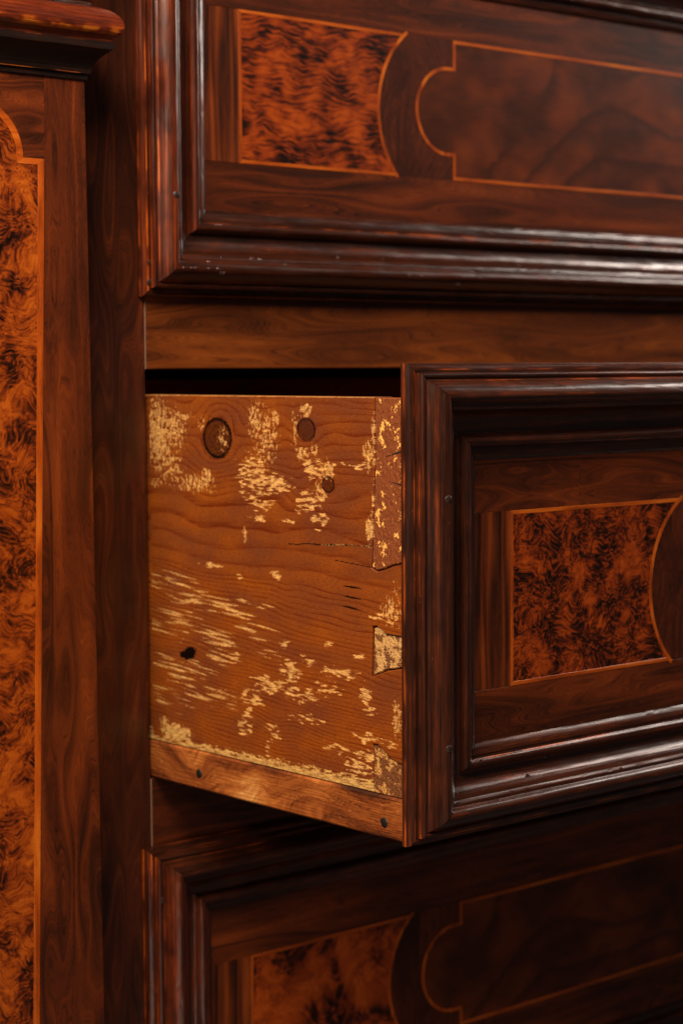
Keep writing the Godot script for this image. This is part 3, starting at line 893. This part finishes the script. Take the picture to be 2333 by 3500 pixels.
# ------------------------------------------------------------------ the scene
func _ready():
	# camera: 41 degrees to the left of the chest's front, a little above the middle drawer, turned by a third of a degree
	var cam := Camera3D.new()
	cam.name = "camera"
	add_child(cam)
	var yaw := deg_to_rad(40.95275)
	var pitch := deg_to_rad(4.24405)
	var roll := deg_to_rad(-0.35016)
	var fw := Vector3(sin(yaw) * cos(pitch), -sin(pitch), -cos(yaw) * cos(pitch))
	var rt := Vector3(cos(yaw), 0, sin(yaw))
	var up := rt.cross(fw)
	var r2 := rt * cos(roll) + up * sin(roll)
	var u2 := up * cos(roll) - rt * sin(roll)
	cam.transform = Transform3D(Basis(r2, u2, -fw), Vector3(-0.7123, 0.0149, 1.0048))
	cam.fov = 29.56
	cam.near = 0.05
	cam.far = 50.0
	var lens := CameraAttributesPhysical.new()
	lens.frustum_focal_length = 12.0 / tan(deg_to_rad(29.56 * 0.5))
	lens.frustum_focus_distance = 1.06
	lens.frustum_near = 0.05
	lens.frustum_far = 50.0
	lens.exposure_aperture = 5.6
	cam.attributes = lens
	cam.current = true

	var we := WorldEnvironment.new()
	we.name = "environment"
	var env := Environment.new()
	env.background_mode = Environment.BG_COLOR
	env.background_color = Color(0.2, 0.178, 0.168)
	env.tonemap_mode = Environment.TONE_MAPPER_LINEAR
	env.tonemap_exposure = 1.0
	env.sdfgi_enabled = true
	env.ssao_enabled = true
	env.ssil_enabled = true
	we.environment = env
	add_child(we)

	# studio softboxes: the key high on the left, a larger and weaker one high on the right; two added fills follow
	softbox("key_softbox_light", Vector3(-0.66, 0.98, 0.70), Vector3(0.0, -0.05, 0.1), Vector2(0.5, 0.5), 3.1, Color(1.0, 0.93, 0.84))
	softbox("fill_softbox_light", Vector3(2.05, 0.95, 0.52), Vector3(0.25, 0.05, 0.12), Vector2(0.36, 0.95), 1.9, Color(1.0, 0.93, 0.88))
	softbox("added_side_fill_light", Vector3(-1.70, 0.95, 0.58), Vector3(0.05, -0.35, 0.05), Vector2(0.9, 0.45), 3.2, Color(1.0, 0.92, 0.82))  # added fill: brightens the lower drawer from the left, under the open one

	softbox("added_low_fill_light", Vector3(-0.25, -1.15, 1.25), Vector3(0.25, -0.3, 0.0), Vector2(1.1, 0.8), 0.35, Color(1.0, 0.92, 0.84))  # added fill from below, in place of floor bounce, for recesses and lower drawer

	make_materials()
	build_chest()

	# upper drawer, shut
	var d1 := thing("drawer", "upper drawer pushed shut above the rail, flame burl and cartouche inlay in its front", "drawer", Vector3(0, 0, 0), "inlaid drawers of the chest")
	drawer_front(d1, {"x0": -0.0077, "x1": WHOLE + 0.005, "y0": 0.0600, "y1": 0.3340, "wl": 0.0535, "wt": 0.0565, "wb": 0.0565, "bl": 0.0740, "st": 0.2466, "sb": 0.1480,
		"tip": Vector2(0.2235, 0.2466), "mid": Vector2(0.1970, 0.1985), "low": Vector2(0.2145, 0.1480), "cx": 0.2672, "car": 0.2308, "step_hi": 0.2274, "step_lo": 0.1648,
		"burl": "flame_burl", "burl_tile": Vector2(0.17, 0.125), "burl_off": Vector2(0.05, 0.1), "seed": 3, "drops": 34, "wobble": 0.3, "side_wood": "moulding_browner",
		"plugs": [[17.0, 0.123, 18.9], [3.4, 0.081, 6.4], [4.0, 0.069, 6.5]], "low_plugs": [[0.045, 15.0, 18.4], [0.255, 13.0, 17.0]]})
	drawer_box(d1, 0.066, 0.31, false)

	# middle drawer, pulled out 240 mm
	var d2 := thing("drawer", "middle drawer pulled open, its scuffed pine side with knots and nails showing", "drawer", Vector3(0, 0, 0.240), "inlaid drawers of the chest")
	drawer_front(d2, {"x0": -0.0062, "x1": WHOLE + 0.005, "y0": -0.2452, "y1": 0.0172, "wl": 0.0558, "wt": 0.0540, "wb": 0.0497, "bl": 0.0780, "st": -0.0662, "sb": -0.1664,
		"tip": Vector2(0.2306, -0.0662), "mid": Vector2(0.2017, -0.1100), "low": Vector2(0.2209, -0.1664), "cx": 0.2735, "car": 0.2370, "step_hi": -0.0850, "step_lo": -0.1476,
		"burl": "mottled_burl", "burl_tile": Vector2(0.14, 0.14), "burl_off": Vector2(0.3, 0.2), "seed": 5, "drops": 14, "wobble": 0.18, "side_wood": "moulding",
		"plugs": [[16.5, -0.0555, 18.9], [16.5, -0.191, 18.9]], "low_plugs": [[0.085, 28.0, 7.0], [0.105, 38.0, 3.2]]})
	drawer_box(d2, -0.2452, -0.0012, true)

	# lower drawer, shut, in the shade of the open one
	var d3 := thing("drawer", "lower drawer pushed shut, shaded beneath the open drawer", "drawer", Vector3(0, 0, 0), "inlaid drawers of the chest")
	drawer_front(d3, {"x0": -0.0110, "x1": WHOLE + 0.005, "y0": -0.5600, "y1": -0.2900, "wl": 0.0552, "wt": 0.0516, "wb": 0.0530, "bl": 0.0768, "st": -0.3778, "sb": -0.4712,
		"tip": Vector2(0.2265, -0.3778), "mid": Vector2(0.2034, -0.4230), "low": Vector2(0.2225, -0.4712), "cx": 0.2725, "car": 0.2339, "step_hi": -0.3930, "step_lo": -0.4586,
		"burl": "cloudy_burl", "burl_tile": Vector2(0.19, 0.15), "burl_off": Vector2(0.7, 0.55), "seed": 8, "wobble": 0.3, "side_wood": "moulding_browner",
		"plugs": [[7.8, -0.323, 11.0]]})
	drawer_box(d3, -0.548, -0.304, false)

func softbox(called: String, at: Vector3, aim: Vector3, size: Vector2, energy: float, tint: Color):
	var l := AreaLight3D.new()
	l.name = called
	l.area_size = size
	l.area_normalize_energy = true
	l.light_energy = energy
	l.light_color = tint
	l.area_range = 8.0
	l.shadow_enabled = true
	add_child(l)
	l.look_at_from_position(at, aim, Vector3.UP)

# ------------------------------------------------------------------ carcass, pilaster and capital
func build_chest():
	var chest := thing("chest_of_drawers", "dark walnut chest frame with burl-inlaid pilaster and capital beside the drawers", "chest", Vector3.ZERO)
	var W := WHOLE
	var tall := Vector2(0.64, 0.09)
	var flush := 0.0003
	# front frame
	board("stile", Vector3(-0.2200, -0.62, -0.022), Vector3(-0.0027, 0.40, 0.0), M.walnut_shaded, chest, tall, true, Vector2(0.2, 0.3))
	board("stile", Vector3(W + 0.0027, -0.62, -0.022), Vector3(W + 0.22, 0.40, 0.0), M.walnut_shaded, chest, tall, true, Vector2(0.6, 0.8))
	for k in 4:
		var y: Array = [[0.0149, 0.0650], [-0.3010, -0.2457], [0.3300, 0.40], [-0.62, -0.552]][k]
		board("rail", Vector3(-0.0018, y[0], -0.022), Vector3(W + 0.0018, y[1], -flush), M.rail_walnut if k != 1 else M.walnut, chest, Vector2(1.15, 0.08), false, Vector2(0.31 + 0.27 * k, 0.4 + 0.3 * k))
	# crumbling filler in the joint of stile and rail
	for y in [[0.0145, 0.0590], [-0.2905, -0.2462]]:
		board("joint_filler", Vector3(-0.00262, y[0], -0.006), Vector3(-0.00188, y[1], 0.00012), M.joint_filler, chest)
	# sides, back, top, foot and the dust boards between the drawers
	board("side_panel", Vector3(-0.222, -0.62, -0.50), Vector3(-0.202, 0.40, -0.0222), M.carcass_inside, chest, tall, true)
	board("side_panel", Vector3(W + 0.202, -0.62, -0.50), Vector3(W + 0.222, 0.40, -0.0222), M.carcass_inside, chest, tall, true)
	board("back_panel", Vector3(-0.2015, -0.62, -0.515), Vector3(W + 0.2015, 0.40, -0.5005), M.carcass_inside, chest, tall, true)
	board("top_panel", Vector3(-0.23, 0.4005, -0.52), Vector3(W + 0.23, 0.42, 0.01), M.walnut_shaded, chest)
	board("foot_panel", Vector3(-0.23, -0.64, -0.52), Vector3(W + 0.23, -0.6205, 0.01), M.walnut_shaded, chest)
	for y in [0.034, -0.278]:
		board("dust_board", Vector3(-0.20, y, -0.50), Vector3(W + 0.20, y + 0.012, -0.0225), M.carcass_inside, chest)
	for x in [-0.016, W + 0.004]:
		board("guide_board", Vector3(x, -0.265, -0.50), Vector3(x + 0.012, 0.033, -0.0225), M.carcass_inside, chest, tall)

	build_pilaster(chest)

func build_pilaster(chest: Node3D):
	var Z := 0.030
	var xc := -0.1402
	var core := board("pilaster", Vector3(xc - 0.075, -0.62, 0.0003), Vector3(xc + 0.0745, 0.1900, Z - 0.0009), M.walnut_shaded, chest, Vector2(0.64, 0.09), true)
	var g := 0.00012
	var top := 0.1895
	var low := -0.62
	var edge := func(y: float) -> float:                 # right-hand edge, spreading slightly to the foot
		return lerpf(-0.0649, -0.0608, (0.19 - y) / 0.62)
	var line := func(y: float) -> float:                 # outer side of the boxwood line, drawing in to the foot
		return lerpf(-0.0934, -0.1076, (0.137 - y) / 0.53)
	var sy := 0.1372
	var rad := 0.0324
	var sw := 0.0043
	var flip := func(p: PackedVector2Array) -> PackedVector2Array:
		var out := PackedVector2Array()
		for q in p:
			out.append(Vector2(2.0 * xc - q.x, q.y))
		return out
	var st: SurfaceTool
	var arch := arc(Vector2(xc, sy), rad, 0.0, PI, 40)
	# burl panel
	var panel := PackedVector2Array([Vector2(line.call(low), low), Vector2(line.call(sy), sy)])
	panel.append_array(arch)
	panel.append_array([Vector2(2.0 * xc - line.call(sy), sy), Vector2(2.0 * xc - line.call(low), low)])
	st = start()
	piece(st, panel, Z, 0.0008, Vector2(0.14, 0.58), false, Vector2(0.62, 0.3), g)
	part("burl_panel", st, M.golden_burl, core)
	for k in 2:
		# upright crossband at the edge
		var band := PackedVector2Array()
		for j in 9:
			var y := lerpf(low, top, j / 8.0)
			band.append(Vector2(edge.call(y), y))
		band.append(Vector2(line.call(sy) + 0.0009, top))
		band.append(Vector2(line.call(sy) + 0.0001, sy))
		band.append(Vector2(line.call(low) + 0.0001, low))
		st = start()
		piece(st, band if k == 0 else flip.call(band), Z, 0.0008, Vector2(0.64, 0.075), true, Vector2(0.12 + 0.4 * k, 0.33), 0.0005)
		part("walnut_band", st, M.walnut, core)
		# spandrel beside the arch, grain lying level
		var sp := PackedVector2Array([Vector2(line.call(sy) + 0.0006, sy), Vector2(line.call(sy) + 0.0006, top), Vector2(xc + 0.0001, top)])
		for j in range(20, -1, -1):
			sp.append(arch[j] if j < 20 else Vector2(xc + 0.0001, sy + rad))
		st = start()
		piece(st, sp if k == 0 else flip.call(sp), Z, 0.0008, Vector2(0.3, 0.06), false, Vector2(0.2 + 0.4 * k, 0.1), g)
		part("spandrel", st, M.walnut, core)
		# boxwood line: upright, step and half the arch
		var up_line := PackedVector2Array([Vector2(line.call(low), low), Vector2(line.call(sy), sy), Vector2(line.call(sy) - sw, sy - sw * 0.8), Vector2(line.call(low) - sw, low)])
		var step := PackedVector2Array([Vector2(line.call(sy), sy), Vector2(xc + rad, sy), Vector2(xc + rad - sw * 0.9, sy - sw * 0.8), Vector2(line.call(sy) - sw, sy - sw * 0.8)])
		var half := PackedVector2Array()
		for j in 21:
			half.append(arch[j])
		for j in range(20, -1, -1):
			half.append(Vector2(xc, sy) + (arch[j] - Vector2(xc, sy)) * (1.0 - sw / rad))
		half.append(Vector2(xc + rad - sw * 0.95, sy - sw * 0.75))
		var all := [up_line, step, half]
		for j in 3:
			st = start()
			piece(st, all[j] if k == 0 else flip.call(all[j]), Z + 0.00012 + 0.00003 * j, 0.0008, Vector2(0.2, 0.02), j == 0, Vector2(0.3 * j, 0.1), g)
			part("stringing", st, M.stringing, core)

	# the capital: mouldings that run along the front and return to the chest on both sides
	var head := board("capital", Vector3(xc - 0.0749, 0.1902, 0.0004), Vector3(xc + 0.0749, 0.3995, Z - 0.0002), M.ebonised, chest, Vector2(0.3, 0.06))
	var v := func(a):
		var r := []
		for k in range(0, a.size(), 2):
			r.append(Vector2(a[k], a[k + 1]))
		return r
	# heights run upwards (mm above the pilaster's top at 0.185), y = how far the moulding stands out
	var parts := [
		["neck_moulding", [v.call([0, 0, 0, 1.4]), v.call([0, 1.4, 3.2, 1.6]), v.call([3.2, 1.6, 3.4, 3.0]), v.call([3.4, 3.0, 7.0, 3.6, 11.5, 6.0, 15.0, 9.4, 17.2, 12.2]), v.call([17.2, 12.2, 17.3, 12.9]), v.call([17.3, 12.9, 21.4, 12.9]), v.call([21.4, 12.9, 21.6, 11.8])], M.ebonised],
		["torus", [v.call([21.6, 11.6, 23.2, 12.0, 24.6, 13.6]), v.call([24.6, 13.6, 26.2, 15.8, 29.0, 17.2, 32.2, 17.2, 36.0, 15.6, 39.4, 12.0, 41.6, 7.5, 42.4, 4.2])], M.torus_worn],
		["top_bead", [v.call([42.4, 3.9, 42.6, 3.3]), v.call([42.6, 3.3, 44.0, 3.7, 45.0, 2.8]), v.call([45.0, 2.8, 45.4, 0.6])], M.moulding]]
	var x1 := xc + 0.0752
	var x0 := xc - 0.0752
	var y := 0.1852
	for p in parts:
		var runs := smooth_runs(p[1])
		var st2 := start()
		# front
		capital_side(st2, runs, Vector3(x0, y, Z), Vector3(x1, y, Z), Vector3(0, 0, 1), 1.0, 1.0, 19)
		capital_side(st2, runs, Vector3(x1, y, Z), Vector3(x1, y, 0.0004), Vector3(1, 0, 0), 1.0, 0.0, 23)
		capital_side(st2, runs, Vector3(x0, y, 0.0004), Vector3(x0, y, Z), Vector3(-1, 0, 0), 0.0, 1.0, 29)
		part(p[0], st2, p[2], head)

# like strip_of, for a moulding that grows outwards: ends spread by the projection
func capital_side(st: SurfaceTool, runs: Array, a: Vector3, b: Vector3, outward: Vector3, spread_a: float, spread_b: float, seed_of: int):
	var nz := noise_of(seed_of, 1.0, 2)
	var along := (b - a).normalized()
	var total := 0.0
	for line in runs:
		for k in line.size() - 1:
			total += (line[k + 1][0] as Vector2).distance_to(line[k][0])
	var v_here := 0.0
	var cells := 24
	for line in runs:
		var prev := []
		for k in line.size():
			var q: Vector2 = line[k][0]
			var nn: Vector2 = line[k][1]
			if k > 0:
				v_here += q.distance_to(line[k - 1][0])
			var e := q.y * mm
			var from := a - along * e * spread_a
			var to := b + along * e * spread_b
			var row := []
			for j in cells + 1:
				var p := from.lerp(to, j / float(cells))
				var where := (p - a).dot(along)
				var lift := 0.25 * nz.get_noise_2d(where * 30.0, q.x * 0.1) * mm * clampf(minf(j, cells - j) / 4.0, 0.0, 1.0)
				p += outward * (e + lift) + Vector3(0, q.x * mm, 0)
				row.append([p, Vector2(where / 0.4 + 0.37, v_here / total)])
			if k > 0:
				var m: Vector2 = line[k - 1][1]
				var n0 := (Vector3(0, m.x, 0) + outward * m.y).normalized()
				var n1 := (Vector3(0, nn.x, 0) + outward * nn.y).normalized()
				for j in cells:
					quad(st, [prev[j][0], prev[j + 1][0], row[j + 1][0], row[j][0]], [n0, n0, n1, n1], [prev[j][1], prev[j + 1][1], row[j + 1][1], row[j][1]])
			prev = row
